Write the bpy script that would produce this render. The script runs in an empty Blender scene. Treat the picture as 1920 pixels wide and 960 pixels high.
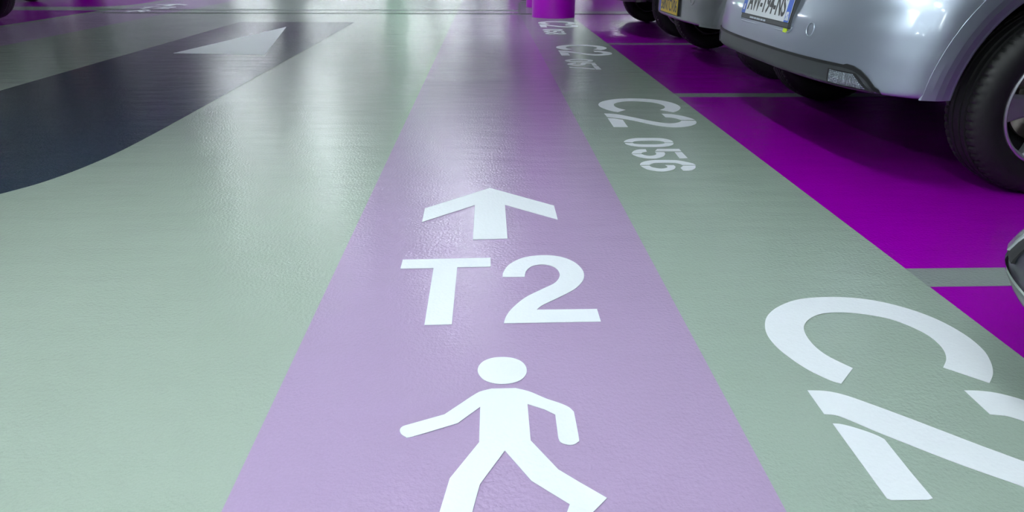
# A painted underground car park: walkway, numbered bays and parked cars.
EXPO = 1.12
LAMP_E = 60
PEEL_SCALE, PEEL_D, WAVE_D = 125, 0.0015, 0.0032
LIGHTS = [(-0.3, yy, 'y') for yy in (-7.5, -5.0, -2.6, -0.5, 1.7, 7.7)] + [(-1.6, 16.5, 'y'), (-2.6, 10.5, 'y')] + \
         [(-4.5, yy, 'y') for yy in (-6.5, -4.0, 12.5, 19.0)] + \
         [(-2.4, 0.4, 'y'), (3.3, -11.0, 'x'), (-3.6, 26.0, 'x'), (-8.2, 26.0, 'x'), (-7.0, 33.0, 'x'), (3.4, 30.0, 'x'), (-1.2, 32.0, 'x'), (-4.0, 42.0, 'x'), (0.5, 42.0, 'x')]  # crosswise fixtures toward the far wall are added to brighten it and distant floor
LIGHTS += [(-5.4, 30.0, 'x'), (-2.2, 37.0, 'x')]  # extra fixtures added to fill dark bars in the far floor reflection
LIGHTS += [(3.4, 11.2, 'x'), (3.4, 16.0, 'x')]  # extra fixtures added to brighten the far right bays
import bpy, bmesh, math
from mathutils import Vector, Matrix
sc = bpy.context.scene
COL = sc.collection
PI = math.pi
IMW, IMH = 1920, 960

# ------------------------------------------------------------------ world, view
sc.view_settings.view_transform = 'Standard'
sc.view_settings.look = 'None'
sc.view_settings.gamma = 1.0
sc.view_settings.use_curve_mapping = False
sc.view_settings.exposure = EXPO
w = bpy.data.worlds.new('world'); sc.world = w; w.use_nodes = True
w.node_tree.nodes['Background'].inputs[0].default_value = (0.55, 0.65, 0.75, 1)
w.node_tree.nodes['Background'].inputs[1].default_value = 0.02

# ------------------------------------------------------------------ camera
cam_d = bpy.data.cameras.new('camera'); cam = bpy.data.objects.new('camera', cam_d); COL.objects.link(cam)
sc.camera = cam
cam_d.sensor_fit = 'HORIZONTAL'; cam_d.sensor_width = 36.0; cam_d.lens = 24.0
cam_d.clip_start = 0.02; cam_d.clip_end = 200
CAM_H = 0.7444
# camera axes in the world (x right, y down, z forward)
Rr = ((0.99937442, -0.03493907, 0.0054799), (-0.00922624, -0.40714712, -0.91331599), (0.03414154, 0.91269408, -0.40721478))
cr, cd, cf = Vector(Rr[0]), Vector(Rr[1]), Vector(Rr[2])
mw = Matrix((cr, -cd, -cf)).transposed().to_4x4()
mw.translation = (0, 0, CAM_H)
cam.matrix_world = mw

# ------------------------------------------------------------------ helpers
def tag(o, label=None, cat=None, group=None, kind=None):
    if label: o['label'] = label
    if cat: o['category'] = cat
    if group: o['group'] = group
    if kind: o['kind'] = kind
    return o

def empty(name, loc=(0, 0, 0), rz=0.0):
    o = bpy.data.objects.new(name, None); COL.objects.link(o)
    o.location = loc; o.rotation_euler = (0, 0, rz); o.empty_display_size = 0.1
    return o

def link(name, bm, mats, parent=None, smooth=False, autos=None):
    me = bpy.data.meshes.new(name)
    bmesh.ops.recalc_face_normals(bm, faces=bm.faces)
    bm.to_mesh(me); bm.free()
    if not isinstance(mats, (list, tuple)): mats = [mats]
    for m in mats: me.materials.append(m)
    if smooth:
        for p in me.polygons: p.use_smooth = True
        if autos is not None:
            me.set_sharp_from_angle(angle=math.radians(autos))
    o = bpy.data.objects.new(name, me); COL.objects.link(o)
    if parent: o.parent = parent
    return o

def box(bm, x0, x1, y0, y1, z0, z1, mi=0):
    v = [bm.verts.new(p) for p in ((x0,y0,z0),(x1,y0,z0),(x1,y1,z0),(x0,y1,z0),(x0,y0,z1),(x1,y0,z1),(x1,y1,z1),(x0,y1,z1))]
    for f in ((3,2,1,0),(4,5,6,7),(0,1,5,4),(1,2,6,5),(2,3,7,6),(3,0,4,7)):
        bm.faces.new([v[i] for i in f]).material_index = mi

def bbox(bm, x0, x1, y0, y1, z0, z1, bev=0.01, seg=2):
    b2 = bmesh.new(); box(b2, x0, x1, y0, y1, z0, z1)
    bmesh.ops.bevel(b2, geom=b2.edges[:], offset=bev, segments=seg, affect='EDGES', profile=0.5)
    me = bpy.data.meshes.new('t'); b2.to_mesh(me); b2.free(); bm.from_mesh(me); bpy.data.meshes.remove(me)

def lathe(bm, prof, n, axis='z', c=(0, 0, 0), rfun=None, close=False):
    """prof: list of (r, h). revolve round axis through c."""
    rings = []
    for pi_, (r, h) in enumerate(prof):
        ring = []
        for i in range(n):
            a = 2 * PI * i / n
            rr = r if rfun is None else rfun(pi_, i, r)
            if axis == 'z': p = (c[0] + rr * math.cos(a), c[1] + rr * math.sin(a), c[2] + h)
            else: p = (c[0] + rr * math.cos(a), c[1] + h, c[2] + rr * math.sin(a))
            ring.append(bm.verts.new(p))
        rings.append(ring)
    k = len(rings)
    for j in range(k if close else k - 1):
        a_, b_ = rings[j], rings[(j + 1) % k]
        for i in range(n):
            bm.faces.new((a_[i], a_[(i + 1) % n], b_[(i + 1) % n], b_[i]))
    return rings

def tube(bm, pts, r, n=10):
    """round bar along a polyline"""
    pts = [Vector(p) for p in pts]; rings = []
    for i, p in enumerate(pts):
        d = (pts[min(i + 1, len(pts) - 1)] - pts[max(i - 1, 0)]).normalized()
        u = d.cross(Vector((0, 0, 1)))
        if u.length < 1e-3: u = d.cross(Vector((0, 1, 0)))
        u.normalize(); v = d.cross(u)
        rings.append([bm.verts.new(p + r * (math.cos(2*PI*k/n) * u + math.sin(2*PI*k/n) * v)) for k in range(n)])
    for a_, b_ in zip(rings, rings[1:]):
        for k in range(n): bm.faces.new((a_[k], a_[(k+1) % n], b_[(k+1) % n], b_[k]))
    bm.faces.new(rings[0]); bm.faces.new(rings[-1][::-1])

def curve_pts(pts, sub=6, closed=True):
    """outline with corners (flag 0) and smooth points (flag 1), Catmull-Rom between"""
    n = len(pts); out = []
    rng = range(n if closed else n - 1)
    for i in rng:
        p1 = pts[i]; p2 = pts[(i + 1) % n]
        s1, s2 = p1[2], p2[2]
        if not s1 and not s2:
            out.append((p1[0], p1[1])); continue
        p0 = pts[(i - 1) % n] if s1 else p1
        p3 = pts[(i + 2) % n] if s2 else p2
        for k in range(sub):
            t = k / sub
            out.append(tuple(0.5 * ((2*p1[c]) + (-p0[c] + p2[c]) * t + (2*p0[c] - 5*p1[c] + 4*p2[c] - p3[c]) * t*t + (-p0[c] + 3*p1[c] - 3*p2[c] + p3[c]) * t**3) for c in (0, 1)))
    if not closed: out.append((pts[-1][0], pts[-1][1]))
    return out

def prism(bm, poly, z0, z1, mi=0):
    """flat outline with thickness; caps tessellated so that concave outlines stay clean"""
    from mathutils.geometry import tessellate_polygon
    cl = [p for i, p in enumerate(poly) if math.dist(p, poly[i - 1]) > 1e-5]
    tris = tessellate_polygon([[Vector((x, y, 0)) for x, y in cl]])
    vb = [bm.verts.new((x, y, z0)) for x, y in cl]
    vt = [bm.verts.new((x, y, z1)) for x, y in cl]
    n = len(cl)
    for t in tris:
        for vs in (vb, vt):
            try: bm.faces.new([vs[i] for i in t]).material_index = mi
            except ValueError: pass
    for i in range(n):
        bm.faces.new((vb[i], vb[(i+1) % n], vt[(i+1) % n], vt[i])).material_index = mi

# ------------------------------------------------------------------ materials
def nodes(m):
    m.use_nodes = True
    return m.node_tree.nodes, m.node_tree.links, m.node_tree.nodes['Principled BSDF']

def mat(name, col, rough=0.5, metal=0.0, coat=0.0, spec=0.5, emit=None, es=0.0, coat_r=0.05, noise=0.0):
    m = bpy.data.materials.new(name); n, l, b = nodes(m)
    b.inputs['Base Color'].default_value = (*col, 1)
    b.inputs['Roughness'].default_value = rough
    b.inputs['Metallic'].default_value = metal
    b.inputs['Coat Weight'].default_value = coat
    b.inputs['Coat Roughness'].default_value = coat_r
    b.inputs['Specular IOR Level'].default_value = spec
    if emit:
        b.inputs['Emission Color'].default_value = (*emit, 1); b.inputs['Emission Strength'].default_value = es
    if noise:
        g = n.new('ShaderNodeNewGeometry'); t = n.new('ShaderNodeTexNoise'); t.inputs['Scale'].default_value = 30; t.inputs['Detail'].default_value = 6
        r = n.new('ShaderNodeMapRange'); r.inputs['To Min'].default_value = 1 - noise; r.inputs['To Max'].default_value = 1 + noise
        mx = n.new('ShaderNodeVectorMath'); mx.operation = 'SCALE'; mx.inputs[0].default_value = col
        l.new(g.outputs['Position'], t.inputs['Vector']); l.new(t.outputs['Fac'], r.inputs['Value'])
        l.new(r.outputs[0], mx.inputs['Scale']); l.new(mx.outputs[0], b.inputs['Base Color'])
    return m

def floor_paint(name, col, rough=0.14, bump=1.0, spec=0.34, var=0.06, coat=0.0):
    """glossy resin paint rolled on concrete: orange-peel bump, gentle waviness, slight wear"""
    m = bpy.data.materials.new(name); n, l, b = nodes(m)
    b.inputs['Specular IOR Level'].default_value = spec
    g = n.new('ShaderNodeNewGeometry')
    def noise(scale, detail, vec=None):
        t = n.new('ShaderNodeTexNoise'); t.inputs['Scale'].default_value = scale; t.inputs['Detail'].default_value = detail
        l.new(vec or g.outputs['Position'], t.inputs['Vector']); return t
    big = noise(1.3, 4); grain = noise(260, 2)
    a = n.new('ShaderNodeMath'); a.operation = 'ADD'; l.new(big.outputs['Fac'], a.inputs[0]); l.new(grain.outputs['Fac'], a.inputs[1])
    r = n.new('ShaderNodeMapRange'); r.inputs['From Min'].default_value = 0.6; r.inputs['From Max'].default_value = 1.4
    r.inputs['To Min'].default_value = 1 - var; r.inputs['To Max'].default_value = 1 + var
    l.new(a.outputs[0], r.inputs['Value'])
    mx = n.new('ShaderNodeVectorMath'); mx.operation = 'SCALE'; mx.inputs[0].default_value = col
    l.new(r.outputs[0], mx.inputs['Scale']); l.new(mx.outputs[0], b.inputs['Base Color'])
    rr = noise(2.2, 3)
    r2 = n.new('ShaderNodeMapRange'); r2.inputs['From Min'].default_value = 0.15; r2.inputs['From Max'].default_value = 0.85
    r2.inputs['To Min'].default_value = rough * 0.9; r2.inputs['To Max'].default_value = rough * 1.1
    l.new(rr.outputs['Fac'], r2.inputs['Value']); l.new(r2.outputs[0], b.inputs['Roughness'])
    # bump: peel (about 6 mm) + undulation (about 8 cm, longer across the aisle)
    peel = noise(PEEL_SCALE, 2)
    mp = n.new('ShaderNodeMapping'); mp.inputs['Scale'].default_value = (0.35, 1.0, 1.0); l.new(g.outputs['Position'], mp.inputs['Vector'])
    wav = noise(9, 3, mp.outputs[0])
    b1 = n.new('ShaderNodeBump'); b1.inputs['Strength'].default_value = 1.0; b1.inputs['Distance'].default_value = WAVE_D * bump
    b2 = n.new('ShaderNodeBump'); b2.inputs['Strength'].default_value = 1.0; b2.inputs['Distance'].default_value = PEEL_D * bump
    l.new(wav.outputs['Fac'], b1.inputs['Height']); l.new(peel.outputs['Fac'], b2.inputs['Height'])
    l.new(b1.outputs[0], b2.inputs['Normal']); l.new(b2.outputs[0], b.inputs['Normal'])
    return m


M = {}
M['road'] = floor_paint('sage_floor_paint', (0.35, 0.42, 0.357), spec=0.4)
M['strip'] = floor_paint('sage_floor_paint_strip', (0.33, 0.41, 0.35))
M['lane'] = floor_paint('lilac_floor_paint', (0.415, 0.310, 0.485))
M['bay'] = floor_paint('magenta_floor_paint', (0.33, 0.0, 0.42), rough=0.15, var=0.04)
M['line'] = floor_paint('grey_line_paint', (0.27, 0.31, 0.30))
M['dark'] = floor_paint('slate_floor_paint', (0.022, 0.038, 0.06), spec=0.22)
M['white'] = floor_paint('white_marking_paint', (0.84, 0.88, 0.92), rough=0.45, bump=0.5, spec=0.3, var=0.02)
M['concrete'] = mat('raw_concrete', (0.25, 0.25, 0.24), 0.8, noise=0.15)
M['ceil'] = mat('painted_ceiling', (0.38, 0.41, 0.40), 0.8, noise=0.04)
M['wall'] = mat('white_wall_paint', (0.70, 0.74, 0.72), 0.6, noise=0.04)
M['wallp'] = mat('magenta_wall_paint', (0.16, 0.004, 0.27), 0.45, noise=0.04)
M['column'] = mat('magenta_column_paint', (0.48, 0.0, 0.60), 0.35, coat=0.3, noise=0.05)
M['steel'] = mat('brushed_steel', (0.35, 0.38, 0.38), 0.4, metal=0.9)
M['black'] = mat('black_void', (0.008, 0.008, 0.009), 0.8)
M['blackmetal'] = mat('black_powder_coat', (0.012, 0.012, 0.014), 0.35)
M['housing'] = mat('white_enamel', (0.75, 0.78, 0.78), 0.4)
M['lamp'] = mat('fluorescent_tube', (1, 1, 1), 0.5, emit=(0.88, 0.97, 1.0), es=LAMP_E)
M['exit'] = mat('lit_green_panel', (0.0, 0.4, 0.15), 0.4, emit=(0.02, 1.0, 0.35), es=1.6)
M['exitw'] = mat('lit_white_symbol', (0.9, 0.9, 0.9), 0.4, emit=(0.8, 1.0, 0.9), es=4)
M['silver'] = mat('silver_metallic_paint', (0.42, 0.48, 0.56), 0.42, metal=0.80, coat=0.8, coat_r=0.10)
M['grey_silver'] = mat('grey_metallic_paint', (0.30, 0.33, 0.33), 0.42, metal=0.8, coat=0.8)
M['darkblue'] = mat('midnight_blue_paint', (0.004, 0.006, 0.014), 0.3, metal=0.0, coat=0.7)
M['graphite'] = mat('graphite_paint', (0.012, 0.013, 0.015), 0.35, metal=0.1, coat=0.7)
M['plastic'] = mat('grey_bumper_plastic', (0.042, 0.047, 0.050), 0.45, noise=0.1)
M['seam'] = mat('black_rubber_seal', (0.006, 0.007, 0.008), 0.6)
M['under'] = mat('underbody_black', (0.004, 0.005, 0.006), 0.9)
M['tyre'] = mat('tyre_rubber', (0.007, 0.008, 0.008), 0.6, noise=0.25)
M['rim'] = mat('silver_alloy', (0.50, 0.51, 0.55), 0.32, metal=0.8)
M['disc'] = mat('brake_steel', (0.45, 0.42, 0.34), 0.35, metal=1.0)
M['glass'] = mat('tinted_glass', (0.012, 0.016, 0.016), 0.06, spec=0.8)
M['red'] = mat('red_lens', (0.35, 0.008, 0.008), 0.15, coat=1.0)
M['chrome'] = mat('chrome', (0.75, 0.76, 0.78), 0.08, metal=1.0)
M['pwhite'] = mat('plate_white', (0.72, 0.76, 0.78), 0.35)
M['pyellow'] = mat('plate_yellow', (0.72, 0.52, 0.0), 0.4)
M['pblue'] = mat('plate_blue', (0.01, 0.10, 0.55), 0.35)
M['pink'] = mat('plate_character_black', (0.012, 0.015, 0.015), 0.4)
M['sticker'] = mat('lime_sticker', (0.62, 0.85, 0.0), 0.4)
M['stickertext'] = mat('pale_print', (0.45, 0.52, 0.58), 0.4)

def lens_mat():
    m = bpy.data.materials.new('ribbed_clear_lens'); n, l, b = nodes(m)
    b.inputs['Base Color'].default_value = (0.13, 0.15, 0.18, 1); b.inputs['Roughness'].default_value = 0.18
    b.inputs['Metallic'].default_value = 0.6; b.inputs['Coat Weight'].default_value = 1.0
    tc = n.new('ShaderNodeTexCoord'); 
    def wave(direction, scale):
        w_ = n.new('ShaderNodeTexWave'); w_.bands_direction = direction; w_.inputs['Scale'].default_value = scale
        l.new(tc.outputs['Object'], w_.inputs['Vector']); return w_
    a1, a2 = wave('Y', 55), wave('Z', 55)
    ad = n.new('ShaderNodeMath'); ad.operation = 'ADD'; l.new(a1.outputs['Fac'], ad.inputs[0]); l.new(a2.outputs['Fac'], ad.inputs[1])
    bp = n.new('ShaderNodeBump'); bp.inputs['Strength'].default_value = 1.0; bp.inputs['Distance'].default_value = 0.0016
    l.new(ad.outputs[0], bp.inputs['Height']); l.new(bp.outputs[0], b.inputs['Normal'])
    return m
M['lens'] = lens_mat()

# ------------------------------------------------------------------ the setting
FX0, FX1, FY0, FY1 = -10.2, 6.3, -16.0, 46.0
CZ = 2.5
def slab(name, x0, x1, y0, y1, z0, z1, m, parent=None, kind='structure'):
    bm = bmesh.new(); box(bm, x0, x1, y0, y1, z0, z1)
    return tag(link(name, bm, m, parent), kind=kind if not parent else None)

floor = slab('floor', FX0, FX1, FY0, FY1, -0.15, -0.002, M['concrete'])
tag(floor, 'glossy painted car park floor in bands of sage green, lilac and magenta')
ceiling = slab('ceiling', FX0, FX1, FY0, FY1, CZ, CZ + 0.2, M['ceil'])
slab('wall_left', FX0 - 0.2, FX0, FY0, FY1, -0.15, CZ + 0.2, M['wall'])
slab('wall_right', FX1, FX1 + 0.2, FY0, FY1, -0.15, CZ + 0.2, M['wallp'])
slab('wall_far', FX0 - 0.2, FX1 + 0.2, FY1, FY1 + 0.2, -0.15, CZ + 0.2, M['wall'])
slab('wall_near', FX0 - 0.2, FX1 + 0.2, FY0 - 0.2, FY0, -0.15, CZ + 0.2, M['wall'])

XL0, XL1 = -0.391, 0.431            # near walkway
XB = 1.079                          # front edge of the right bays
LW0, LW1, LB = -5.02, -4.06, -5.13  # far walkway, left bays
def band(name, x0, x1, y0, y1, m, label):
    bm = bmesh.new()
    box(bm, x0, x1, y0, y1, -0.002, 0.0)
    o = link(name, bm, m, floor); o['label'] = label; return o
band('roadway', LW1, XL0, FY0, FY1, M['road'], 'sage green roadway')
band('walkway', XL0, XL1, FY0, FY1, M['lane'], 'lilac walkway band')
band('numbered_strip', XL1, XB, FY0, FY1, M['strip'], 'sage strip carrying the bay numbers')
band('parking_surface', XB, FX1, FY0, FY1, M['bay'], 'magenta parking surface of the right bays')
band('walkway', LW0, LW1, FY0, FY1, M['lane'], 'lilac walkway band across the road')
band('edge_line', LB, LW0, FY0, FY1, M['strip'], 'thin sage edge line')
band('parking_surface', FX0, LB, FY0, FY1, M['bay'], 'magenta parking surface of the left bays')

def overlay(name, polys, m, label=None, parent=None, z1=0.0008):
    bm = bmesh.new()
    for p in polys: prism(bm, p, 0.00005, z1)
    o = link(name, bm, m, parent or floor)
    if label: o['label'] = label
    return o
def rect(x0, x1, y0, y1): return [(x0, y0), (x1, y0), (x1, y1), (x0, y1)]
for yc in (-0.89, 1.512, 3.904, 6.279, 13.2, 15.6, 18.0, 20.4, 22.8):
    overlay('bay_line', [rect(XB - 0.002, FX1, yc - 0.052, yc + 0.052)], M['line'], 'grey bay dividing line')
overlay('bay_line', [rect(XB - 0.002, FX1, 9.55, 9.93)], M['line'], 'broad grey bay dividing line')
# left: broad sage line, rounded where it meets the edge line
cpts = [(-5.17, 11.9, 0), (-5.18, 11.3, 1), (-5.21, 10.8, 1), (-5.40, 10.50, 1), (-5.70, 10.42, 0), (FX0, 10.42, 0), (FX0, 9.8, 0), (-5.6, 9.8, 0), (LB + 0.01, 9.8, 0), (LB + 0.01, 11.9, 0)]
overlay('bay_line', [curve_pts(cpts)], M['strip'], 'broad sage bay line with a rounded corner')
for yc in (-0.5, 1.9, 4.3, 6.75, 15.2, 17.6, 20.0):
    overlay('bay_line', [rect(FX0, LB + 0.002, yc - 0.052, yc + 0.052)], M['line'], 'grey bay dividing line')
# ------------------------------------------------------------------ painted markings (outlines in metres on the floor)
S = {
'C': [(0.7122,1.1093,0),(0.6813,1.1584,1),(0.6722,1.2083,1),(0.6801,1.2612,1),(0.7064,1.3014,1),(0.7496,1.3291,1),(0.8004,1.3344,1),(0.8533,1.3222,1),(0.9015,1.2933,1),(0.933,1.2399,1),(0.9363,1.1876,1),(0.9209,1.1434,1),(0.8924,1.1078,0),(0.9479,1.053,0),(0.9759,1.0836,1),(0.9994,1.1242,1),(1.0151,1.1718,1),(1.0156,1.2328,1),(0.9952,1.2994,1),(0.9525,1.3551,1),(0.891,1.3946,1),(0.8143,1.4095,1),(0.732,1.4009,1),(0.6688,1.3677,1),(0.6251,1.3247,1),(0.6011,1.2783,1),(0.5911,1.2293,1),(0.5964,1.1738,1),(0.6186,1.1134,1),(0.6463,1.0727,1),(0.6643,1.0584,0)] ,
'2legN': [(0.5923,0.941,0),(0.6081,0.938,1),(0.6305,0.9253,1),(0.6505,0.9094,1),(0.6599,0.897,0),(0.659,0.8195,0),(0.6601,0.7619,0),(0.6525,0.7593,0),(0.5961,0.76,0),(0.5912,0.7639,0)] ,
'2diagN_top': [(0.5906,1.0386,0),(0.6245,1.0354,1),(0.6534,1.0222,1),(0.687,0.9944,1),(0.7348,0.9506,1),(0.7814,0.9057,1),(0.8255,0.8642,1),(0.8569,0.8381,1)] ,
'2diagN_bot': [(0.8145,0.7807,1),(0.7696,0.8163,1),(0.7326,0.8471,1),(0.6899,0.8866,1),(0.6529,0.9216,1),(0.6234,0.9523,1),(0.6082,0.9639,1),(0.5896,0.9671,0)] ,
'2upN': [(0.8842,1.0306,0),(0.913,1.0283,1),(0.9425,1.0194,1),(0.9743,0.997,1)] ,
'2upN_b': [(0.9302,0.9373,1),(0.9121,0.9522,1),(0.8838,0.9589,0)] ,
'2up': [(0.879,3.4095,0),(0.9269,3.3975,1),(0.9679,3.3605,1),(0.9958,3.3155,1),(1.0089,3.2738,0),(0.9397,3.2724,0),(0.9236,3.3052,1),(0.9033,3.3231,1),(0.8791,3.33,0)] ,
'2diag': [(0.5889,3.4193,0),(0.649,3.4002,1),(0.7122,3.3362,1),(0.7799,3.2591,1),(0.8365,3.2099,1),(0.8772,3.1991,1),(0.9162,3.2195,1),(0.9386,3.2531,0),(1.0053,3.2523,0),(1.0027,3.2206,1),(0.9847,3.1793,1),(0.9426,3.1393,1),(0.8903,3.12,1),(0.836,3.1286,1),(0.7759,3.1756,1),(0.7106,3.2534,1),(0.6479,3.3103,1),(0.5915,3.3419,0)] ,
'2leg': [(0.5896,3.3153,0),(0.6222,3.304,1),(0.6563,3.2754,0),(0.6538,3.1268,0),(0.587,3.1275,0)] ,
'0a': [(0.5828,2.8523,0),(0.5943,2.8792,1),(0.6188,2.9047,1),(0.6526,2.92,1),(0.697,2.9211,1),(0.7495,2.9187,1),(0.7805,2.9008,1),(0.7955,2.8731,1),(0.7952,2.8443,0),(0.7582,2.8448,0),(0.7536,2.8617,1),(0.7303,2.874,1),(0.696,2.8761,1),(0.6609,2.8749,1),(0.6331,2.8668,1),(0.6203,2.8501,0)] ,
'0b': [(0.5843,2.8372,0),(0.6185,2.8368,0),(0.6245,2.8234,1),(0.6484,2.8149,1),(0.6821,2.8127,1),(0.7161,2.8123,1),(0.744,2.8217,1),(0.7579,2.8348,0),(0.7936,2.8343,0),(0.7843,2.808,1),(0.7605,2.784,1),(0.7237,2.7717,1),(0.6813,2.7707,1),(0.6399,2.7745,1),(0.6056,2.7927,1),(0.5885,2.8141,1)] ,
'5a': [(0.7017,2.7403,0),(0.7933,2.739,0),(0.7923,2.7033,0),(0.6837,2.7034,0)] ,
'5b': [(0.7616,2.6886,0),(0.7911,2.6911,0),(0.7909,2.5997,0),(0.7579,2.5988,0)] ,
'5c': [(0.6525,2.7348,0),(0.6228,2.7321,1),(0.5975,2.7093,1),(0.581,2.6717,0),(0.6204,2.6711,0),(0.63,2.6875,1),(0.6495,2.6978,0)] ,
'5d': [(0.5818,2.6613,0),(0.6203,2.6607,0),(0.6327,2.6428,1),(0.6515,2.6366,1),(0.6723,2.648,1),(0.6807,2.6672,1),(0.6813,2.6913,0),(0.719,2.6907,0),(0.7162,2.6622,1),(0.6993,2.6257,1),(0.6716,2.6016,1),(0.6426,2.5964,1),(0.6133,2.6083,1),(0.5938,2.6302,1)] ,
'6a': [(0.5812,2.5077,0),(0.5927,2.5386,1),(0.6194,2.563,1),(0.6615,2.5749,1),(0.732,2.5723,1),(0.7662,2.5523,1),(0.7903,2.5258,1),(0.7958,2.5042,0),(0.7458,2.505,0),(0.7356,2.5254,1),(0.7112,2.5367,1),(0.6526,2.5363,1),(0.6305,2.5244,1),(0.6181,2.5071,0)] ,
'6b': [(0.5824,2.4983,0),(0.6161,2.4978,0),(0.6207,2.4805,1),(0.6364,2.4659,1),(0.6541,2.4604,1),(0.673,2.4679,1),(0.6818,2.4835,1),(0.6781,2.5047,0),(0.7108,2.5042,0),(0.7117,2.4803,1),(0.6966,2.4481,1),(0.665,2.4269,1),(0.6345,2.4249,1),(0.6016,2.4458,1),(0.5883,2.4719,1)] ,
'6c': [(0.7452,2.4956,0),(0.7928,2.4962,0),(0.7824,2.4634,1),(0.7572,2.4343,1),(0.728,2.4309,0),(0.7273,2.467,0)] ,
'arrow': [(0.0063,2.2416,0),(0.2108,2.0582,0),(0.2108,1.9332,0),(0.0539,2.0687,0),(0.0537,1.7866,0),(-0.044,1.7818,0),(-0.043,2.0677,0),(-0.199,1.9209,0),(-0.2003,2.0404,0)] ,
'T': [(-0.2264,1.6476,0),(0.0048,1.6554,0),(0.0049,1.5986,0),(-0.0812,1.5968,0),(-0.0818,1.3023,0),(-0.1412,1.3011,0),(-0.1417,1.5934,0),(-0.2262,1.5916,0)] ,
'2': [(0.0894,1.5366,0),(0.034,1.537,0),(0.0375,1.5669,1),(0.0548,1.6137,1),(0.0934,1.6544,1),(0.1442,1.6685,1),(0.1893,1.6583,1),(0.2228,1.6245,1),(0.2392,1.5761,1),(0.2385,1.5349,1),(0.2274,1.5,1),(0.2038,1.4625,1),(0.1582,1.4176,1),(0.1228,1.3854,1),(0.108,1.3641,0),(0.2456,1.3643,0),(0.2456,1.3064,0),(0.0319,1.3042,0),(0.0371,1.3326,1),(0.0524,1.3721,1),(0.0854,1.4249,1),(0.1291,1.4684,1),(0.1623,1.5015,1),(0.1777,1.5408,1),(0.1753,1.5776,1),(0.1594,1.6017,1),(0.1357,1.6089,1),(0.1107,1.598,1),(0.0951,1.5702,1)] ,
'head': [(0.0719,1.1185,1),(0.0682,1.1021,1),(0.0583,1.0869,1),(0.0424,1.0774,1),(0.0236,1.0744,1),(0.0049,1.0784,1),(-0.0106,1.0888,1),(-0.0198,1.1045,1),(-0.0234,1.121,1),(-0.0208,1.1384,1),(-0.0111,1.1547,1),(0.0056,1.1653,1),(0.0256,1.168,1),(0.0455,1.1642,1),(0.0614,1.1528,1),(0.07,1.136,1)] ,
'man': [(0.0031,1.0601,0),(0.0478,1.0606,0),(0.0736,1.0487,1),(0.1016,1.027,1),(0.1261,1.0119,1),(0.1408,0.9994,1),(0.1481,0.9863,0),(0.1481,0.9148,1),(0.1451,0.905,1),(0.1385,0.8993,1),(0.1309,0.8978,1),(0.121,0.9012,1),(0.1156,0.9067,1),(0.1137,0.9172,0),(0.1143,0.9791,0),(0.0973,0.9939,0),(0.0673,1.0114,0),(0.067,0.9108,0),(0.1062,0.8401,0),(0.1362,0.8109,0),(0.1731,0.7766,0),(0.1464,0.7478,0),(0.1097,0.7489,0),(0.116,0.7658,0),(0.0622,0.8165,0),(0.0235,0.8868,0),(-0.0165,0.8111,0),(-0.0288,0.7461,0),(-0.0761,0.7475,0),(-0.0632,0.8251,0),(-0.0187,0.9087,0),(-0.0177,1.0048,0),(-0.0559,0.9601,0),(-0.1305,0.9264,1),(-0.1424,0.9267,1),(-0.1508,0.9352,1),(-0.1534,0.9456,1),(-0.1498,0.9536,1),(-0.1412,0.9582,0),(-0.0802,0.985,0),(-0.0345,1.0362,0),(-0.0184,1.0512,1)] ,
}
def shift(poly, dx=0.0, dy=0.0): return [(x + dx, y + dy) for x, y in poly]
def mark(name, polys, parent=None, z0=0.0009, z1=0.0019, m=None):
    bm = bmesh.new()
    for p in polys: prism(bm, p, z0, z1)
    return link(name, bm, m or M['white'], parent)

# white pedestrian route symbols on the walkways
def walk_symbols(dx, dy, where):
    a = mark('direction_arrow', [shift(curve_pts(S['arrow']), dx, dy)])
    tag(a, 'white painted arrow pointing ahead on the lilac walkway ' + where[0], 'arrow marking', 'direction arrows on the walkways')
    root = empty('route_lettering', (0, 0, 0))
    tag(root, 'white painted lettering T2 on the lilac walkway ' + where[1], 'floor lettering', 'T2 letterings on the walkways')
    for k, nm in (('T', 'letter'), ('2', 'digit')): mark(nm, [shift(curve_pts(S[k]), dx, dy)], root)
    r = empty('pedestrian_symbol', (0, 0, 0))
    tag(r, 'white painted walking figure on the lilac walkway ' + where[2], 'pedestrian marking', 'pedestrian symbols on the walkways')
    mark('body', [shift(curve_pts(S['man']), dx, dy)], r)
    mark('head', [shift(curve_pts(S['head']), dx, dy)], r)
walk_symbols(0, 0, ('in the centre, above the lettering', 'in the centre, between arrow and walking figure', 'in the centre, below the lettering'))
walk_symbols(-4.62, 8.82, ('far across the road, beyond the drain', 'far across the road at the drain', 'far across the road, before the drain'))

# bay numbers, read from the roadway side: C2 over three stencilled digits
def D(*k): return [curve_pts(S[i]) for i in k]
two = D('2up', '2diag', '2leg')
Cc = [shift(p, 0, 2.393) for p in D('C')]
zero = D('0a', '0b'); five = D('5a', '5b', '5c', '5d'); six = D('6a', '6b', '6c')
seven = [[(0.757, 2.575), (0.793, 2.575), (0.793, 2.505), (0.757, 2.505)], [(0.757, 2.495), (0.793, 2.495), (0.793, 2.427), (0.757, 2.427)], [(0.750, 2.427), (0.750, 2.470), (0.582, 2.553), (0.582, 2.515)]]
e8 = [(0.582, 2.504, 0), (0.60, 2.548, 1), (0.63, 2.570, 1), (0.665, 2.560, 1), (0.69, 2.547, 1), (0.715, 2.562, 1), (0.75, 2.568, 1), (0.785, 2.540, 1), (0.795, 2.504, 0), (0.762, 2.504, 0), (0.75, 2.53, 1), (0.72, 2.53, 1), (0.706, 2.504, 0), (0.676, 2.504, 0), (0.662, 2.53, 1), (0.63, 2.533, 1), (0.615, 2.504, 0)]
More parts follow.
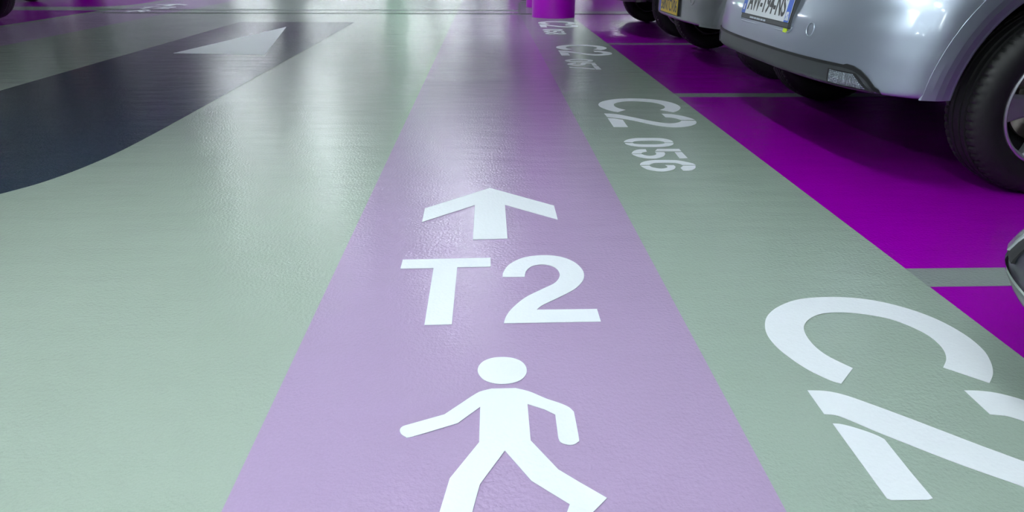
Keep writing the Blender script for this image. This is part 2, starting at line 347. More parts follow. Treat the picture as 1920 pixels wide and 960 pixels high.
eight = [curve_pts(e8), [(x, 5.0 - y) for x, y in curve_pts(e8)]]
# the nearest one was cut with a slightly different 2 (long tapered strokes)
n2 = [curve_pts(S['2diagN_top'][:-1] + [(x, y - 2.375, f) for x, y, f in S['2diag'][5:14]] + S['2diagN_bot']),
      curve_pts([S['2upN'][0], S['2upN'][1], S['2upN'][2], (0.9743, 0.997, 1), (1.008, 0.955, 1), (1.018, 0.905, 0), (0.953, 0.895, 0), (0.945, 0.922, 1)] + S['2upN_b']),
      curve_pts(S['2legN'])]
def bay_number(dy, digits, label, near=False):
    r = empty('bay_number', (0, 0, 0)); tag(r, label, 'bay number', 'stencilled bay numbers on the sage strip')
    mark('letter', [shift(p, 0, dy) for p in Cc], r)
    mark('digit', n2 if near else [shift(p, 0, dy) for p in two], r)
    for k, dg in enumerate(digits):
        base = {'0': (zero, 2.845), '5': (five, 2.668), '6': (six, 2.5), '7': (seven, 2.5), '8': (eight, 2.5)}[dg]
        c = (2.845, 2.668, 2.5)[k]
        mark('digit', [shift(p, 0, dy + c - base[1]) for p in base[0]], r)
bay_number(-2.393, '055', 'large white stencilled bay number C2 nearest the camera, cut by the frame edge', True)
bay_number(0.0, '056', 'white stencilled bay number C2 056 beside the silver hatchback')
bay_number(2.4, '057', 'white stencilled bay number C2 057 on the sage strip')
bay_number(4.6, '058', 'white stencilled bay number C2 058 at the foot of the column')

# big dark road arrow with a white triangle
ra = [(-1.50, 8.23, 0), (-2.79, 8.25, 0), (-2.79, 4.2, 0), (-2.79, 3.6, 1), (-2.84, 3.0, 1), (-2.98, 2.35, 1), (-3.2, 1.6, 1), (-3.45, 1.0, 0), (-2.35, 0.9, 0), (-2.05, 1.5, 1), (-1.80, 1.93, 1), (-1.62, 2.21, 1), (-1.54, 2.38, 1), (-1.49, 2.65, 1), (-1.475, 3.0, 1), (-1.475, 3.6, 0)]
o = mark('road_arrow_panel', [curve_pts(ra)], None, 0.0001, 0.0008, M['dark'])
tag(o, 'dark slate painted panel curving over the sage roadway', 'road marking')
o = mark('road_arrow_triangle', [[(-2.461, 5.637), (-2.125, 7.69), (-1.72, 5.53)]])
tag(o, 'white painted triangle on the dark slate road panel', 'road marking')

# ------------------------------------------------------------------ drain, joint, columns
dr = empty('drain_channel', (0, 9.44, 0)); tag(dr, 'slotted metal drain channel crossing the walkway and the road', 'drain')
bm = bmesh.new(); box(bm, LW1 - 0.9, 0.44, -0.046, 0.046, 0.0002, 0.002); link('channel_frame', bm, M['strip'], dr)
bm = bmesh.new()
x = LW1 - 0.86
while x < 0.42:
    box(bm, x, x + 0.024, -0.040, 0.040, 0.002, 0.0026); x += 0.034
o = link('slots', bm, M['black'], dr); o['label'] = 'dark slots of the grating'
bm = bmesh.new(); box(bm, 0.45, 0.62, -0.03, 0.03, 0.0002, 0.0022); box(bm, 1.05, FX1 - 0.05, -0.035, 0.035, 0.0009, 0.0022); link('groove_cover', bm, M['black'], dr)
jt = empty('expansion_joint', (0, 9.98, 0)); tag(jt, 'steel strip of the expansion joint just beyond the drain', 'joint strip')
bm = bmesh.new(); box(bm, FX0 + 4.8, 0.44, -0.03, 0.03, 0.0002, 0.004); link('steel_strip', bm, M['steel'], jt)
bm = bmesh.new(); box(bm, FX0 + 4.8, 0.44, 0.032, 0.065, 0.0002, 0.0035); link('rubber_seal', bm, M['seam'], jt)

def column(x, y, label, r=0.268):
    bm = bmesh.new()
    prof = [(r + 0.0, 0.0), (r, 0.02), (r, CZ - 0.002)]
    rings = lathe(bm, prof, 72); bm.faces.new(rings[0]); bm.faces.new(rings[-1])
    o = link('round_column', bm, M['column'], None, True, 40); o.location = (x, y, 0.0005)
    tag(o, label, 'column', 'round magenta columns', 'thing')
column(0.838, 9.04, 'round magenta column standing at the end of bay number C2 058')
column(0.855, 10.72, 'round magenta column standing just behind the nearer one')
column(0.84, 19.5, 'round magenta column farther down the row of right bays')

# black tubular hoop beyond the columns
hp = empty('hoop_barrier', (0.62, 12.0, 0)); tag(hp, 'black tubular hoop barrier standing behind the columns', 'barrier')
R_ = 0.05
def arc(cx, cz, a0, a1, r=0.05, n=6): return [(cx + r * math.cos(a0 + (a1 - a0) * i / n), 0, cz + r * math.sin(a0 + (a1 - a0) * i / n)) for i in range(n + 1)]
pts = [(0.62, 0, 0.022)] + [(-0.03, 0, 0.022)] + arc(-0.03, 0.072, -PI/2, -PI, 0.05) + [(-0.08, 0, 0.8)] + arc(-0.03, 0.85, PI, PI/2, 0.05) + [(0.62, 0, 0.9)]
bm = bmesh.new(); tube(bm, pts, 0.014); link('hoop', bm, M['blackmetal'], hp, True)
for px in (0.1, 0.45):
    bm = bmesh.new(); box(bm, px - 0.05, px + 0.05, -0.12, 0.12, 0.0, 0.012); link('foot_plate', bm, M['blackmetal'], hp)

# ------------------------------------------------------------------ lights
def light_fixture(x, y, label, along='y', L=1.25):
    f = empty('ceiling_light', (x, y, CZ), 0 if along == 'y' else PI / 2)
    tag(f, label, 'ceiling light', 'fluorescent ceiling lights')
    bm = bmesh.new(); bbox(bm, -0.075, 0.075, -L / 2 - 0.03, L / 2 + 0.03, -0.06, 0, 0.008); link('housing', bm, M['housing'], f)
    for s in (-0.035, 0.035):
        bm = bmesh.new(); rr = lathe(bm, [(0.014, -L / 2), (0.014, L / 2)], 12, 'y'); bm.faces.new(rr[0]); bm.faces.new(rr[1][::-1])
        o = link('tube', bm, M['lamp'], f, True, 50); o.location = (s, 0, -0.078)
    for e in (-1, 1):
        bm = bmesh.new(); bbox(bm, -0.06, 0.06, e * (L / 2 + 0.01) - 0.012, e * (L / 2 + 0.01) + 0.012, -0.1, -0.05, 0.004); link('end_cap', bm, M['housing'], f)
for k, (x, y, ax) in enumerate(LIGHTS):  # aisle rows plus the added fill fixtures, all built alike
    light_fixture(x, y, 'twin tube fluorescent fixture on the ceiling of the car park, out of view', ax)

# lit exit sign hanging far down the aisle
ex = empty('exit_sign', (-2.9, 24.0, 2.08)); tag(ex, 'lit green exit sign hanging over the far road', 'exit sign')
bm = bmesh.new(); bbox(bm, -0.4, 0.4, -0.03, 0.03, 0, 0.26, 0.01); link('panel', bm, M['exit'], ex)
for px in (-0.3, 0.3):
    bm = bmesh.new(); tube(bm, [(px, 0, 0.25), (px, 0, CZ - 2.08)], 0.006, 8); link('hanger', bm, M['housing'], ex)
bm = bmesh.new()
b2 = [(-0.28, 0.13), (-0.12, 0.22), (-0.12, 0.165), (0.2, 0.165), (0.2, 0.095), (-0.12, 0.095), (-0.12, 0.04)]
prism(bm, b2, 0.031, 0.035)
for v in bm.verts: v.co = Vector((v.co.x, -v.co.z, v.co.y))
link('arrow', bm, M['exitw'], ex)

# ------------------------------------------------------------------ cars
def lerp_tab(tab, z, c):
    if z <= tab[0][0]: return tab[0][c]
    for a_, b_ in zip(tab, tab[1:]):
        if z <= b_[0]:
            t = (z - a_[0]) / (b_[0] - a_[0]); return a_[c] + (b_[c] - a_[c]) * t
    return tab[-1][c]
# height, rear inset, front inset, half width inset
TAB = [(0.318, 0.045, 0.08, 0.030), (0.321, 0.022, 0.05, 0.012), (0.327, 0.006, 0.03, 0.002), (0.34, 0.0, 0.02, 0.0), (0.44, -0.002, 0.0, -0.002),
       (0.52, 0.008, 0.0, 0.0), (0.60, 0.032, 0.02, 0.004), (0.66, 0.065, 0.07, 0.010), (0.69, 0.095, 0.12, 0.014), (0.80, 0.115, 0.38, 0.020), (0.90, 0.14, 0.75, 0.030),
       (0.97, 0.165, 1.00, 0.045), (1.02, 0.19, 1.15, 0.07), (1.36, 0.44, 1.85, 0.215), (1.42, 0.53, 2.08, 0.26), (1.455, 0.70, 2.35, 0.34), (1.47, 0.95, 2.65, 0.47)]
LOWTAB = [(0.20, 0.035, 0.05, 0.030), (0.215, 0.014, 0.03, 0.012), (0.235, 0.002, 0.01, 0.002), (0.25, 0.0, 0.0, 0.0), (0.27, 0.003, 0.0, 0.001), (0.29, 0.012, 0.0, 0.005), (0.32, 0.035, 0.0, 0.013),
          (0.36, 0.078, 0.01, 0.028), (0.42, 0.145, 0.02, 0.045), (0.52, 0.22, 0.04, 0.056), (0.66, 0.28, 0.12, 0.060)] + [(z, a + 0.2, b, c + 0.05) for z, a, b, c in TAB[8:]]
NR, NS, NF = 34, 96, 26
WB = 2.52; WR = 0.305; ARCH = 0.394

class Body:
    def __init__(s, over=0.705, hw=0.885, z0=0.318, length=3.98, nexp=3.5, tab=None):
        s.tab = tab or TAB; s.custom = tab is not None
        s.over, s.hw, s.z0, s.length, s.n = over, hw, z0, length, nexp; s.cache = {}
    def tz(s, z):   # real height -> table height
        if s.custom: return z
        if z < 0.5: return 0.318 + (z - s.z0) * (0.5 - 0.318) / (0.5 - s.z0)
        return z
    def half(s, z):
        k = round(z, 5)
        if k in s.cache: return s.cache[k]
        t_ = s.tz(z)
        xr = -s.over + lerp_tab(s.tab, t_, 1); xf = -s.over + s.length - lerp_tab(s.tab, t_, 2); hw = s.hw - lerp_tab(s.tab, t_, 3)
        def quarter(D, bow, n):
            den = []
            for i in range(241):
                th = PI / 2 * i / 240
                tt = math.sin(th) ** (2 / n); den.append((D * (1 - max(0, math.cos(th)) ** (2 / n)) + bow * (hw * tt) ** 2, hw * tt))
            return den
        def resample(p, cnt):
            L = [0]
            for a_, b_ in zip(p, p[1:]): L.append(L[-1] + math.dist(a_, b_))
            out = []; j = 0
            for i in range(cnt + 1):
                q = L[-1] * i / cnt
                while j < len(L) - 2 and L[j + 1] < q: j += 1
                u = (q - L[j]) / max(1e-9, L[j + 1] - L[j]); u = min(max(u, 0), 1)
                out.append((p[j][0] + (p[j + 1][0] - p[j][0]) * u, p[j][1] + (p[j + 1][1] - p[j][1]) * u))
            return out
        Dr = 0.35; Df = 0.62
        if t_ > 1.02: Dr = 0.30; Df = 0.45
        r = [(xr + a_, b_) for a_, b_ in resample(quarter(Dr, 0.04, s.n), NR)]
        f = [(xf - a_, b_) for a_, b_ in resample(quarter(Df, 0.10, 2.9), NF)][::-1]
        x0, x1 = r[-1][0], f[0][0]
        mid_ = [(x0 + (x1 - x0) * i / NS, hw) for i in range(1, NS)]
        p = r + mid_ + f
        L = [0]
        for a_, b_ in zip(p, p[1:]): L.append(L[-1] + math.dist(a_, b_))
        s.cache[k] = (p, L); return s.cache[k]
    def at(s, q, z, off=0.0):
        """point at arc length q from the middle of the rear (negative = -y side)"""
        p, L = s.half(z); a_ = min(abs(q), L[-1] - 1e-4); sg = 1 if q >= 0 else -1
        lo, hi = 0, len(L) - 1
        while hi - lo > 1:
            m_ = (lo + hi) // 2
            if L[m_] <= a_: lo = m_
            else: hi = m_
        u = (a_ - L[lo]) / max(1e-9, L[hi] - L[lo])
        dx, dy = p[hi][0] - p[lo][0], p[hi][1] - p[lo][1]; d = math.hypot(dx, dy) or 1
        x_, y_ = p[lo][0] + dx * u - dy / d * off, p[lo][1] + dy * u + dx / d * off
        return (x_, sg * y_, z)
    def q_of_y(s, y, z):
        p, L = s.half(z)
        for i in range(1, NR + 1):
            if p[i][1] >= abs(y):
                u = (abs(y) - p[i - 1][1]) / (p[i][1] - p[i - 1][1]); return math.copysign(L[i - 1] + u * (L[i] - L[i - 1]), y)
        return math.copysign(L[NR], y)
    def q_of_x(s, x, z, sg=-1):
        p, L = s.half(z)
        for i in range(1, len(p)):
            if p[i][0] >= x:
                u = (x - p[i - 1][0]) / max(1e-9, p[i][0] - p[i - 1][0]); return sg * (L[i - 1] + u * (L[i] - L[i - 1]))
        return sg * L[-1]
    def side_y(s, x, z):
        return abs(s.at(s.q_of_x(x, z, 1), z)[1])

def skin(body, name, parent, m, fq, fz, nu, nv, off=0.004, thick=0.006, rev=False):
    """panel lying on the body: fq(u, v) arc length, fz(u, v) height, u and v in 0..1"""
    bm = bmesh.new(); G_ = []
    for o_ in (off, off - thick):
        g = []
        for i in range(nu + 1):
            row = []
            for j in range(nv + 1):
                u, v = i / nu, j / nv; z = fz(u, v)
                row.append(bm.verts.new(body.at(fq(u, v), z, o_)))
            g.append(row)
        G_.append(g)
    A_, B_ = G_
    for i in range(nu):
        for j in range(nv):
            bm.faces.new((A_[i][j], A_[i + 1][j], A_[i + 1][j + 1], A_[i][j + 1]))
            bm.faces.new((B_[i][j + 1], B_[i + 1][j + 1], B_[i + 1][j], B_[i][j]))
    for i in range(nu):
        bm.faces.new((A_[i + 1][0], A_[i][0], B_[i][0], B_[i + 1][0])); bm.faces.new((A_[i][nv], A_[i + 1][nv], B_[i + 1][nv], B_[i][nv]))
    for j in range(nv):
        bm.faces.new((A_[0][j], A_[0][j + 1], B_[0][j + 1], B_[0][j])); bm.faces.new((A_[nu][j + 1], A_[nu][j], B_[nu][j], B_[nu][j + 1]))
    return link(name, bm, m, parent, True, 35)

def quad_skin(body, name, parent, m, ya, yb, yc_, yd, z0, z1, off=0.006, nu=12, nv=4, thick=0.008):
    """four sided rear panel: bottom from ya to yb at z0, top from yc_ to yd at z1 (car y)"""
    def fq(u, v):
        return body.q_of_y((ya + (yb - ya) * u) * (1 - v) + (yc_ + (yd - yc_) * u) * v, z0 + (z1 - z0) * v)
    return skin(body, name, parent, m, fq, lambda u, v: z0 + (z1 - z0) * v, nu, nv, off, thick)

def side_skin(body, name, parent, m, xa, xb, xc, xd, z0, z1, sg, off=0.004, nu=16, nv=8, thick=0.006):
    def fq(u, v):
        z = z0 + (z1 - z0) * v
        return body.q_of_x((xa + (xb - xa) * u) * (1 - v) + (xc + (xd - xc) * u) * v, z, sg)
    return skin(body, name, parent, m, fq, lambda u, v: z0 + (z1 - z0) * v, nu, nv, off, thick)

def text_mesh(txt, size, width=None, bold=0.0, depth=0.0006):
    c = bpy.data.curves.new('txt', 'FONT'); c.body = txt; c.size = size; c.offset = bold; c.extrude = depth / 2; c.resolution_u = 4
    o = bpy.data.objects.new('txt', c); COL.objects.link(o)
    dg = bpy.context.evaluated_depsgraph_get(); me = bpy.data.meshes.new_from_object(o.evaluated_get(dg))
    bpy.data.objects.remove(o); bpy.data.curves.remove(c)
    xs = [v.co.x for v in me.vertices]; ys = [v.co.y for v in me.vertices]
    w_, h_ = max(xs) - min(xs), max(ys) - min(ys); cx, cy = (max(xs) + min(xs)) / 2, (max(ys) + min(ys)) / 2
    sx = (width / w_) if width else size / h_
    for v in me.vertices: v.co = Vector(((v.co.x - cx) * sx, (v.co.y - cy) * size / h_, v.co.z))
    return me

def plate_text(name, me, m, parent, x, y, z):
    """lettering standing on a plate that faces -x, reading from +y to -y"""
    for v in me.vertices: v.co = Vector((-v.co.z, -v.co.x, v.co.y))
    me.materials.clear(); me.materials.append(m); me.name = name
    o = bpy.data.objects.new(name, me); COL.objects.link(o); o.parent = parent; o.location = (x, y, z); return o

_wheel = {}
def wheel_meshes():
    if _wheel: return _wheel
    W_ = 0.185
    half_p = [(0.200, 0.020), (0.208, 0.006), (0.222, 0.000), (0.250, -0.004), (0.272, 0.000), (0.286, 0.008), (0.297, 0.017), (0.302, 0.027), (0.3038, 0.038),
              (0.3030, 0.0445), (0.2960, 0.0465), (0.2960, 0.0515), (0.3038, 0.0535), (0.3045, 0.070), (0.2965, 0.072), (0.2965, 0.078), (0.305, 0.080)]
    prof = half_p + [(r, W_ - h) for r, h in half_p[::-1]]
    def rf(pi_, i, r):
        if pi_ in (6, 7, 8, 9) or pi_ in (len(prof) - 7, len(prof) - 8, len(prof) - 9, len(prof) - 10):
            return r - (0.0045 if i % 4 == 0 else 0.0)
        return r
    bm = bmesh.new(); lathe(bm, prof, 256, 'y', rfun=rf); me = link('wheel', bm, M['tyre'], None, True, 28)
    _wheel['tyre'] = me.data; bpy.data.objects.remove(me)
    bm = bmesh.new()
    lathe(bm, [(0.203, 0.026), (0.2065, 0.010), (0.2050, 0.004), (0.2000, 0.001), (0.1955, 0.004), (0.1900, 0.014), (0.1850, 0.030), (0.182, 0.16), (0.186, 0.16), (0.190, 0.03)], 96, 'y', close=True)
    # five broad spokes, hub and cap
    for k in range(5):
        a = PI + math.radians(4) + k * 2 * PI / 5; ca, sa = math.cos(a), math.sin(a)
        rows = [(0.035, 0.026, 0.030), (0.080, 0.031, 0.022), (0.130, 0.036, 0.017), (0.172, 0.044, 0.013), (0.190, 0.052, 0.016)]
        prev = None
        for r, hw_, h in rows:
            ring = []
            for (t, dh) in ((-hw_, 0.009), (-hw_ * 0.72, 0.0), (hw_ * 0.72, 0.0), (hw_, 0.009), (hw_, 0.035), (-hw_, 0.035)):
                ring.append(bm.verts.new((r * ca - t * sa, h + dh, r * sa + t * ca)))
            if prev:
                for i in range(6): bm.faces.new((prev[i], prev[(i + 1) % 6], ring[(i + 1) % 6], ring[i]))
            else: bm.faces.new(ring)
            prev = ring
        bm.faces.new(prev[::-1])
    rr = lathe(bm, [(0.0005, 0.016), (0.028, 0.017), (0.031, 0.022), (0.050, 0.026), (0.056, 0.034), (0.056, 0.07)], 48, 'y')
    o = link('rim', bm, M['rim'], None, True, 35); _wheel['rim'] = o.data; bpy.data.objects.remove(o)
    bm = bmesh.new(); rr = lathe(bm, [(0.03, 0.085), (0.135, 0.085), (0.135, 0.10), (0.03, 0.10)], 64, 'y', close=True)
    bbox(bm, -0.135, -0.085, 0.06, 0.12, -0.045, 0.045, 0.01)
    o = link('brake_disc', bm, M['disc'], None, True, 35); _wheel['disc'] = o.data; bpy.data.objects.remove(o)
    bm = bmesh.new(); rr = lathe(bm, [(0.0005, 0.118), (0.184, 0.118), (0.184, 0.124), (0.0005, 0.124)], 48, 'y')
    o = link('wheel_back', bm, M['under'], None, True, 35); _wheel['back'] = o.data; bpy.data.objects.remove(o)
    return _wheel

def make_car(x, y, rz, label, paint, over=0.705, hw=0.885, z0=0.318, length=3.98, style='hatch', group=None, cat='car', nexp=3.5, tab=None):
    B = Body(over, hw, z0, length, nexp, tab)
    car = empty('parked_car', (x, y, 0), rz); tag(car, label, cat, group)
    # shell
    zs = [z0, z0 + .0015, z0 + .003, z0 + .006, z0 + .009, z0 + .015, z0 + .022, z0 + .04] + [z0 + .04 + (0.50 - z0 - .04) * k / 7 for k in range(1, 8)]
    zs += [0.52, 0.54, 0.56, 0.58, 0.60, 0.62, 0.64, 0.66, 0.675, 0.69, 0.72, 0.76, 0.80, 0.84, 0.87, 0.90, 0.93, 0.95, 0.97, 0.99, 1.005, 1.02, 1.06, 1.12, 1.18, 1.24, 1.30, 1.36, 1.39, 1.42, 1.44, 1.455, 1.465, 1.47]
    bm = bmesh.new(); rings = []
    for z in zs:
        p, L = B.half(z)
        full = [(a_, b_) for a_, b_ in p] + [(a_, -b_) for a_, b_ in p[1:-1]][::-1]
        rings.append([bm.verts.new((a_, b_, z)) for a_, b_ in full])
    n = len(rings[0])
    def in_arch(vs):
        cx = sum(v.co.x for v in vs) / 4; cz = sum(v.co.z for v in vs) / 4; cy = sum(v.co.y for v in vs) / 4
        return abs(cy) > 0.5 and any(math.hypot(cx - wx, cz - WR) < ARCH + 0.068 for wx in (0, WB))
    for a_, b_ in zip(rings, rings[1:]):
        for i in range(n):
            vs = (a_[i], a_[(i + 1) % n], b_[(i + 1) % n], b_[i])
            if not in_arch(vs): bm.faces.new(vs)
    bm.faces.new(rings[-1])
    for v in [v for v in bm.verts if not v.link_faces]: bm.verts.remove(v)
    link('body', bm, paint, car, True, 50)
    # wheel arches: flange and dark liner
    for sg in (-1, 1):
        for wx in (0, WB):
            bm = bmesh.new(); prev = None; N = 60
            for i in range(N + 1):
                ring = []
                for r, dy in ((0.386, -0.07), (0.3885, -0.016), (0.394, -0.0125), (0.400, -0.0115), (0.424, -0.0035), (0.445, 0.0003), (0.462, 0.0010), (0.484, 0.0006), (0.489, -0.003)):
                    a0 = math.asin(max(-1, min(1, (z0 + 0.001 - WR) / r)))
                    a = a0 + (PI - 2 * a0) * i / N
                    px, pz = wx - r * math.cos(a), WR + r * math.sin(a)
                    yy = B.side_y(px, max(pz, z0 + 0.012))
                    ring.append(bm.verts.new((px, sg * (yy + dy), pz)))
                if prev:
                    for j in range(len(ring) - 1): bm.faces.new((prev[j], prev[j + 1], ring[j + 1], ring[j]))
                prev = ring
            link('wheel_arch', bm, paint, car, True, 7)
            bm = bmesh.new(); prev = None
            for i in range(N + 1):
                a0 = math.radians(3); a = a0 + (PI - 2 * a0) * i / N
                ring = [bm.verts.new((wx - 0.392 * math.cos(a), sg * yy_, WR + 0.392 * math.sin(a))) for yy_ in (hw - 0.035, 0.56)]
                if prev: bm.faces.new((prev[0], prev[1], ring[1], ring[0]))
                prev = ring
            link('arch_liner', bm, M['under'], car, True)
    # underbody and sills
    bm = bmesh.new()
    zb = min(0.30, z0 + 0.02)
    box(bm, -over + 0.20, length - over - 0.15, -0.44, 0.44, z0 + 0.004, zb + 0.22)
    box(bm, 0.42, WB - 0.42, -hw + 0.10, hw - 0.10, z0 - 0.01, zb + 0.22)
    box(bm, -0.06, 0.06, -hw + 0.22, hw - 0.22, 0.24, 0.34)
    box(bm, WB - 0.06, WB + 0.06, -hw + 0.22, hw - 0.22, 0.24, 0.34)
    link('underbody', bm, M['under'], car)
    for sg in (-1, 1):
        bm = bmesh.new(); b_ = sorted((sg * (hw - 0.09), sg * (hw - 0.012)))
        bbox(bm, 0.40, WB - 0.40, b_[0], b_[1], 0.19, z0 + 0.05, 0.015)
        link('sill', bm, paint, car)
    # wheels
    WM = wheel_meshes()
    for wx in (0, WB):
        for sg in (-1, 1):
            t = bpy.data.objects.new('wheel', WM['tyre']); COL.objects.link(t); t.parent = car
            t.location = (wx, sg * (hw - 0.006), WR)
            t.rotation_euler = (0, 0, 0) if sg < 0 else (0, 0, PI)
            for nm, k in (('rim', 'rim'), ('brake_disc', 'disc'), ('wheel_back', 'back')):
                r = bpy.data.objects.new(nm, WM[k]); COL.objects.link(r); r.parent = t
    # glass
    for sg in (-1, 1):
        side_skin(B, 'side_window', car, M['glass'], 0.28, 1.02, 0.20 + 0.12, 1.02, 1.05, 1.35, sg)
        side_skin(B, 'side_window', car, M['glass'], 1.07, 2.05, 1.07, 1.62, 1.05, 1.35, sg)
        side_skin(B, 'door_seam', car, M['seam'], 1.045, 1.050, 1.045, 1.050, 0.34, 1.02, sg, 0.0015, 2, 16, 0.003)
        side_skin(B, 'door_seam', car, M['seam'], 2.02, 2.025, 2.02, 2.025, 0.34, 1.00, sg, 0.0015, 2, 16, 0.003)
        side_skin(B, 'door_handle', car, paint, 1.10, 1.25, 1.10, 1.25, 0.86, 0.885, sg, 0.03, 8, 3, 0.034)
        side_skin(B, 'headlight', car, M['lens'], length - over - 0.95, length - over - 0.32, length - over - 1.15, length - over - 0.55, 0.64, 0.77, sg, 0.005, 14, 6)
        bm = bmesh.new(); y0_, y1_ = sorted((sg * (hw - 0.05), sg * (hw + 0.14))); bbox(bm, 1.86, 1.96, y0_, y1_, 0.98, 1.12, 0.03, 3)
        link('side_mirror', bm, paint, car, True, 50)
    quad_skin(B, 'rear_window', car, M['glass'], -0.56, 0.56, -0.44, 0.44, 1.06, 1.34)
    def front(name, m, hy, z_0, z_1, off=0.005):
        Lr = B.half(z_0)[1][-1]
        def fq(u, v):
            z = z_0 + (z_1 - z_0) * v; Lz = B.half(z)[1][-1]; return (Lz - hy * abs(1 - 2 * u)) * 1.0
        for sg in (-1, 1):
            skin(B, name, car, m, lambda u, v: sg * (B.half(z_0 + (z_1 - z_0) * v)[1][-1] - 0.001 - hy * (1 - u)), lambda u, v: z_0 + (z_1 - z_0) * v, 10, 8, off)
    front('windscreen', M['glass'], 0.60, 1.05, 1.35)
    front('grille', M['seam'], 0.45, 0.42, 0.56)
    for sg in (-1, 1):
        if style != 'lowlamp':
            quad_skin(B, 'tail_light', car, M['red'], sg * 0.62, sg * 0.84, sg * 0.60, sg * 0.80, 0.74, 0.98, 0.008, 10, 8)

    if style == 'hatch':
        def top(q):
            yb = abs(B.at(q, 0.35)[1])
            pts = [(0, 0.392), (0.66, 0.392), (0.70, 0.388), (0.73, 0.377), (0.757, 0.357), (0.783, 0.326), (2, 0.326)]
            for a_, b_ in zip(pts, pts[1:]):
                if yb <= b_[0]: return a_[1] + (b_[1] - a_[1]) * (yb - a_[0]) / (b_[0] - a_[0])
            return 0.326
        qe = B.q_of_y(0.783, 0.35)
        fq = lambda u, v: -qe + 2 * qe * u
        skin(B, 'bumper_valance', car, M['plastic'], fq, lambda u, v: z0 + (max(top(fq(u, 0)), z0 + 0.005) - z0) * (v ** 1.6), 90, 12, 0.004, 0.01)
        qs = B.q_of_y(0.790, 0.35)
        fs = lambda u, v: -qs + 2 * qs * u
        def slope(q):
            yb = abs(B.at(q, 0.35)[1]); return 0.0095 if yb < 0.66 else 0.015
        skin(B, 'bumper_seam', car, M['seam'], fs, lambda u, v: max(top(fs(u, 0)), z0 + 0.004) - 0.001 + slope(fs(u, 0)) * v, 110, 1, 0.0055, 0.008)
        for sg in (-1, 1):
            o = quad_skin(B, 'reversing_light', car, M['lens'], sg * 0.603, sg * 0.752, sg * 0.603, sg * 0.706, 0.335, 0.376, 0.0075)
            o = quad_skin(B, 'lamp_bezel', car, M['seam'], sg * 0.594, sg * 0.766, sg * 0.594, sg * 0.714, 0.331, 0.380, 0.0058)
        # tow cover ring
        bm = bmesh.new(); prev = None
        ring_pts = []
        N = 36; rows = []
        q0 = B.q_of_y(-0.438, 0.493)
        for i in range(N):
            a = 2 * PI * i / N
            rows.append([bm.verts.new(B.at(q0 + rr_ * math.cos(a), 0.493 + rr_ * 1.02 * math.sin(a), oo)) for rr_, oo in ((0.0205, 0.0012), (0.0215, 0.0032), (0.0232, 0.0036), (0.0248, 0.0030), (0.0258, -0.0005))])
        for i in range(N):
            for j in range(4): bm.faces.new((rows[i][j], rows[(i + 1) % N][j], rows[(i + 1) % N][j + 1], rows[i][j + 1]))
        link('tow_eye_cover', bm, paint, car, True)
        # plate recess rim, holder and plate
        xp = B.at(0, 0.52)[0]
        yc0, yc1 = -0.305, 0.245
        bm = bmesh.new()
        loop = []
        for (cy, cz, a0) in ((yc0 + 0.02, 0.487, PI), (yc1 - 0.02, 0.487, 1.5 * PI), (yc1 - 0.02, 0.64, 0), (yc0 + 0.02, 0.64, 0.5 * PI)):
            for i in range(6):
                a = a0 + (PI / 2) * i / 5; loop.append((cy + 0.02 * math.cos(a), cz + 0.02 * math.sin(a)))
        pts = [B.at(B.q_of_y(cy, cz), cz, 0.0008) for cy, cz in loop]
        tube(bm, pts + [pts[0]], 0.0032, 8)
        link('plate_recess_rim', bm, paint, car, True)
        xp += 0.0005; zp = 0.480; th = math.radians(9)
        def seat(o_, p=None):
            if p is None: o_.location = (xp, 0, zp); o_.rotation_euler = (0, th, 0)
            return o_
        bm = bmesh.new(); bbox(bm, -0.011, 0.012, -0.292, 0.232, -0.002, 0.137, 0.004); h = seat(link('plate_holder', bm, M['plastic'], car))
        bm = bmesh.new(); box(bm, -0.0125, -0.0105, -0.2915, 0.2315, 0.0165, 0.1335); link('holder_frame', bm, M['seam'], h)
        bm = bmesh.new(); box(bm, -0.0145, -0.012, -0.288, 0.228, 0.019, 0.131); pl = seat(link('license_plate', bm, M['pwhite'], car))
        for y_0, y_1 in ((0.186, 0.228), (-0.288, -0.246)):
            bm = bmesh.new(); box(bm, -0.0150, -0.0144, y_0, y_1, 0.019, 0.131); link('country_band', bm, M['pblue'], pl)
        plate_text('registration_text', text_mesh('AW-194-NS', 0.084, 0.405, 0.0018), M['pink'], pl, -0.0149, -0.030, 0.077)
        plate_text('band_letter', text_mesh('F', 0.024, 0.014, 0.02), M['pwhite'], pl, -0.0153, 0.207, 0.045)
        plate_text('band_letter', text_mesh('2A', 0.032, 0.034, 0.01), M['pwhite'], pl, -0.0153, -0.267, 0.042)
        bm = bmesh.new()
        for y_0, y_1 in ((0.075, 0.12), (0.045, 0.07), (0.0, 0.04), (-0.03, -0.006), (-0.06, -0.036)): box(bm, -0.0118, -0.0112, y_0, y_1, 0.004, 0.011)
        link('faded_print', bm, M['stickertext'], h)
        o = quad_skin(B, 'lime_sticker', car, M['sticker'], -0.274, -0.244, -0.274, -0.244, 0.464, 0.487, 0.0045, 3, 2, 0.003)
        # dirt flecks low on the rear corner
    if style == 'city':
        xp = B.at(0, 0.40)[0]
        bm = bmesh.new(); bbox(bm, xp - 0.012, xp + 0.03, -0.235, 0.305, 0.334, 0.456, 0.003); h = link('plate_holder', bm, M['seam'], car)
        bm = bmesh.new(); box(bm, xp - 0.0145, xp - 0.0115, -0.225, 0.295, 0.340, 0.450); pl = link('license_plate', bm, M['pyellow'], car); pl['label'] = 'yellow registration plate'
        bm = bmesh.new(); box(bm, xp - 0.0150, xp - 0.0144, 0.256, 0.295, 0.340, 0.450); link('country_band', bm, M['pblue'], pl)
        plate_text('registration_text', text_mesh('58NTCV06', 0.082, 0.445, 0.001), M['pink'], pl, xp - 0.0149, 0.014, 0.397)
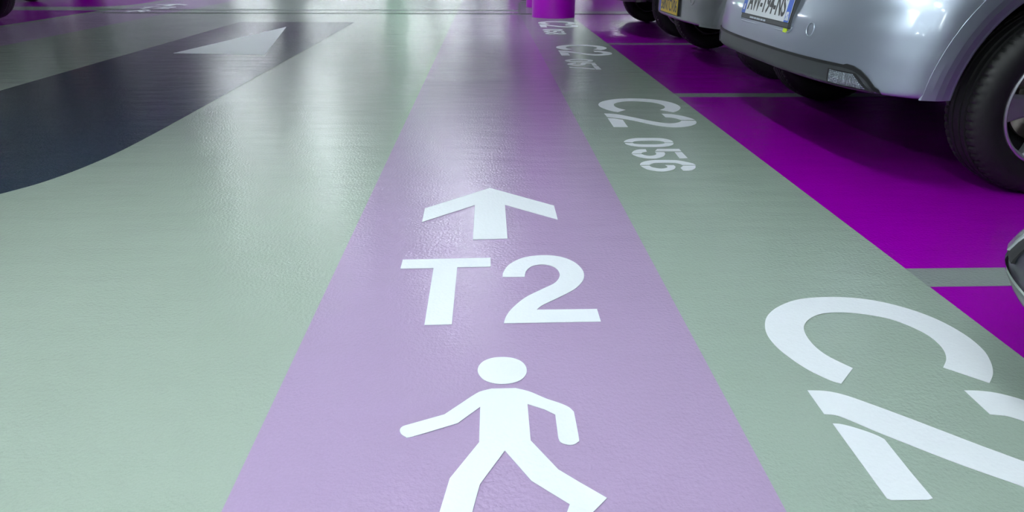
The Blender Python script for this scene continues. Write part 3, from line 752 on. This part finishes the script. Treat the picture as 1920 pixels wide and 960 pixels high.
        bm = bmesh.new(); rows = []; N = 32; q0 = B.q_of_y(-0.46, 0.46)
        for i in range(N):
            a = 2 * PI * i / N
            rows.append([bm.verts.new(B.at(q0 + rr_ * math.cos(a), 0.46 + rr_ * math.sin(a), oo)) for rr_, oo in ((0.028, 0.001), (0.030, 0.003), (0.033, 0.003), (0.035, -0.0005))])
        for i in range(N):
            for j in range(3): bm.faces.new((rows[i][j], rows[(i + 1) % N][j], rows[(i + 1) % N][j + 1], rows[i][j + 1]))
        link('tow_eye_cover', bm, paint, car, True)
    if style == 'lowlamp':
        for sg in (-1, 1):
            quad_skin(B, 'lamp_bezel', car, M['seam'], sg * 0.745, sg * 0.845, sg * 0.735, sg * 0.825, 0.264, 0.328, 0.0030, 14, 8)
            o = quad_skin(B, 'corner_lamp', car, M['lens2'], sg * 0.785, sg * 0.838, sg * 0.77, sg * 0.815, 0.270, 0.322, 0.0065, 14, 8, 0.009); o['label'] = 'clear wraparound lamp lens'
        qe = B.q_of_y(0.87, 0.24)
        fq = lambda u, v: -qe + 2 * qe * u
        o = skin(B, 'chrome_strip', car, M['chrome'], fq, lambda u, v: 0.248 + 0.005 * v, 80, 2, 0.003, 0.006); o['label'] = 'thin chrome strip along the bumper'
    return car

M['lens2'] = mat('clear_lamp_lens', (0.70, 0.75, 0.78), 0.2, metal=0.4, coat=1.0)
make_car(1.86, 3.0, 0, 'silver hatchback with white AW-194-NS plate parked beside bay number C2 056', M['silver'])
make_car(1.885, 5.25, 0, 'silver-grey small car with yellow plate parked behind the silver hatchback', M['grey_silver'], over=0.535, z0=0.300, hw=0.86, style='city', length=3.6)
make_car(1.885, 7.62, 0, 'dark car parked beyond the yellow-plated car, only its wheel showing', M['graphite'], style='plain')
make_car(1.500, 0.28, 0, 'midnight blue car whose corner with a clear lamp enters the frame at the edge', M['darkblue'], z0=0.20, style='lowlamp', tab=LOWTAB)
make_car(-5.69, 7.70, PI, 'dark car across the road, its wheel beside the broad sage line', M['graphite'], style='plain')
make_car(-7.05, 12.35, PI, 'black car across the road, beyond the broad sage line', M['darkblue'], style='plain')
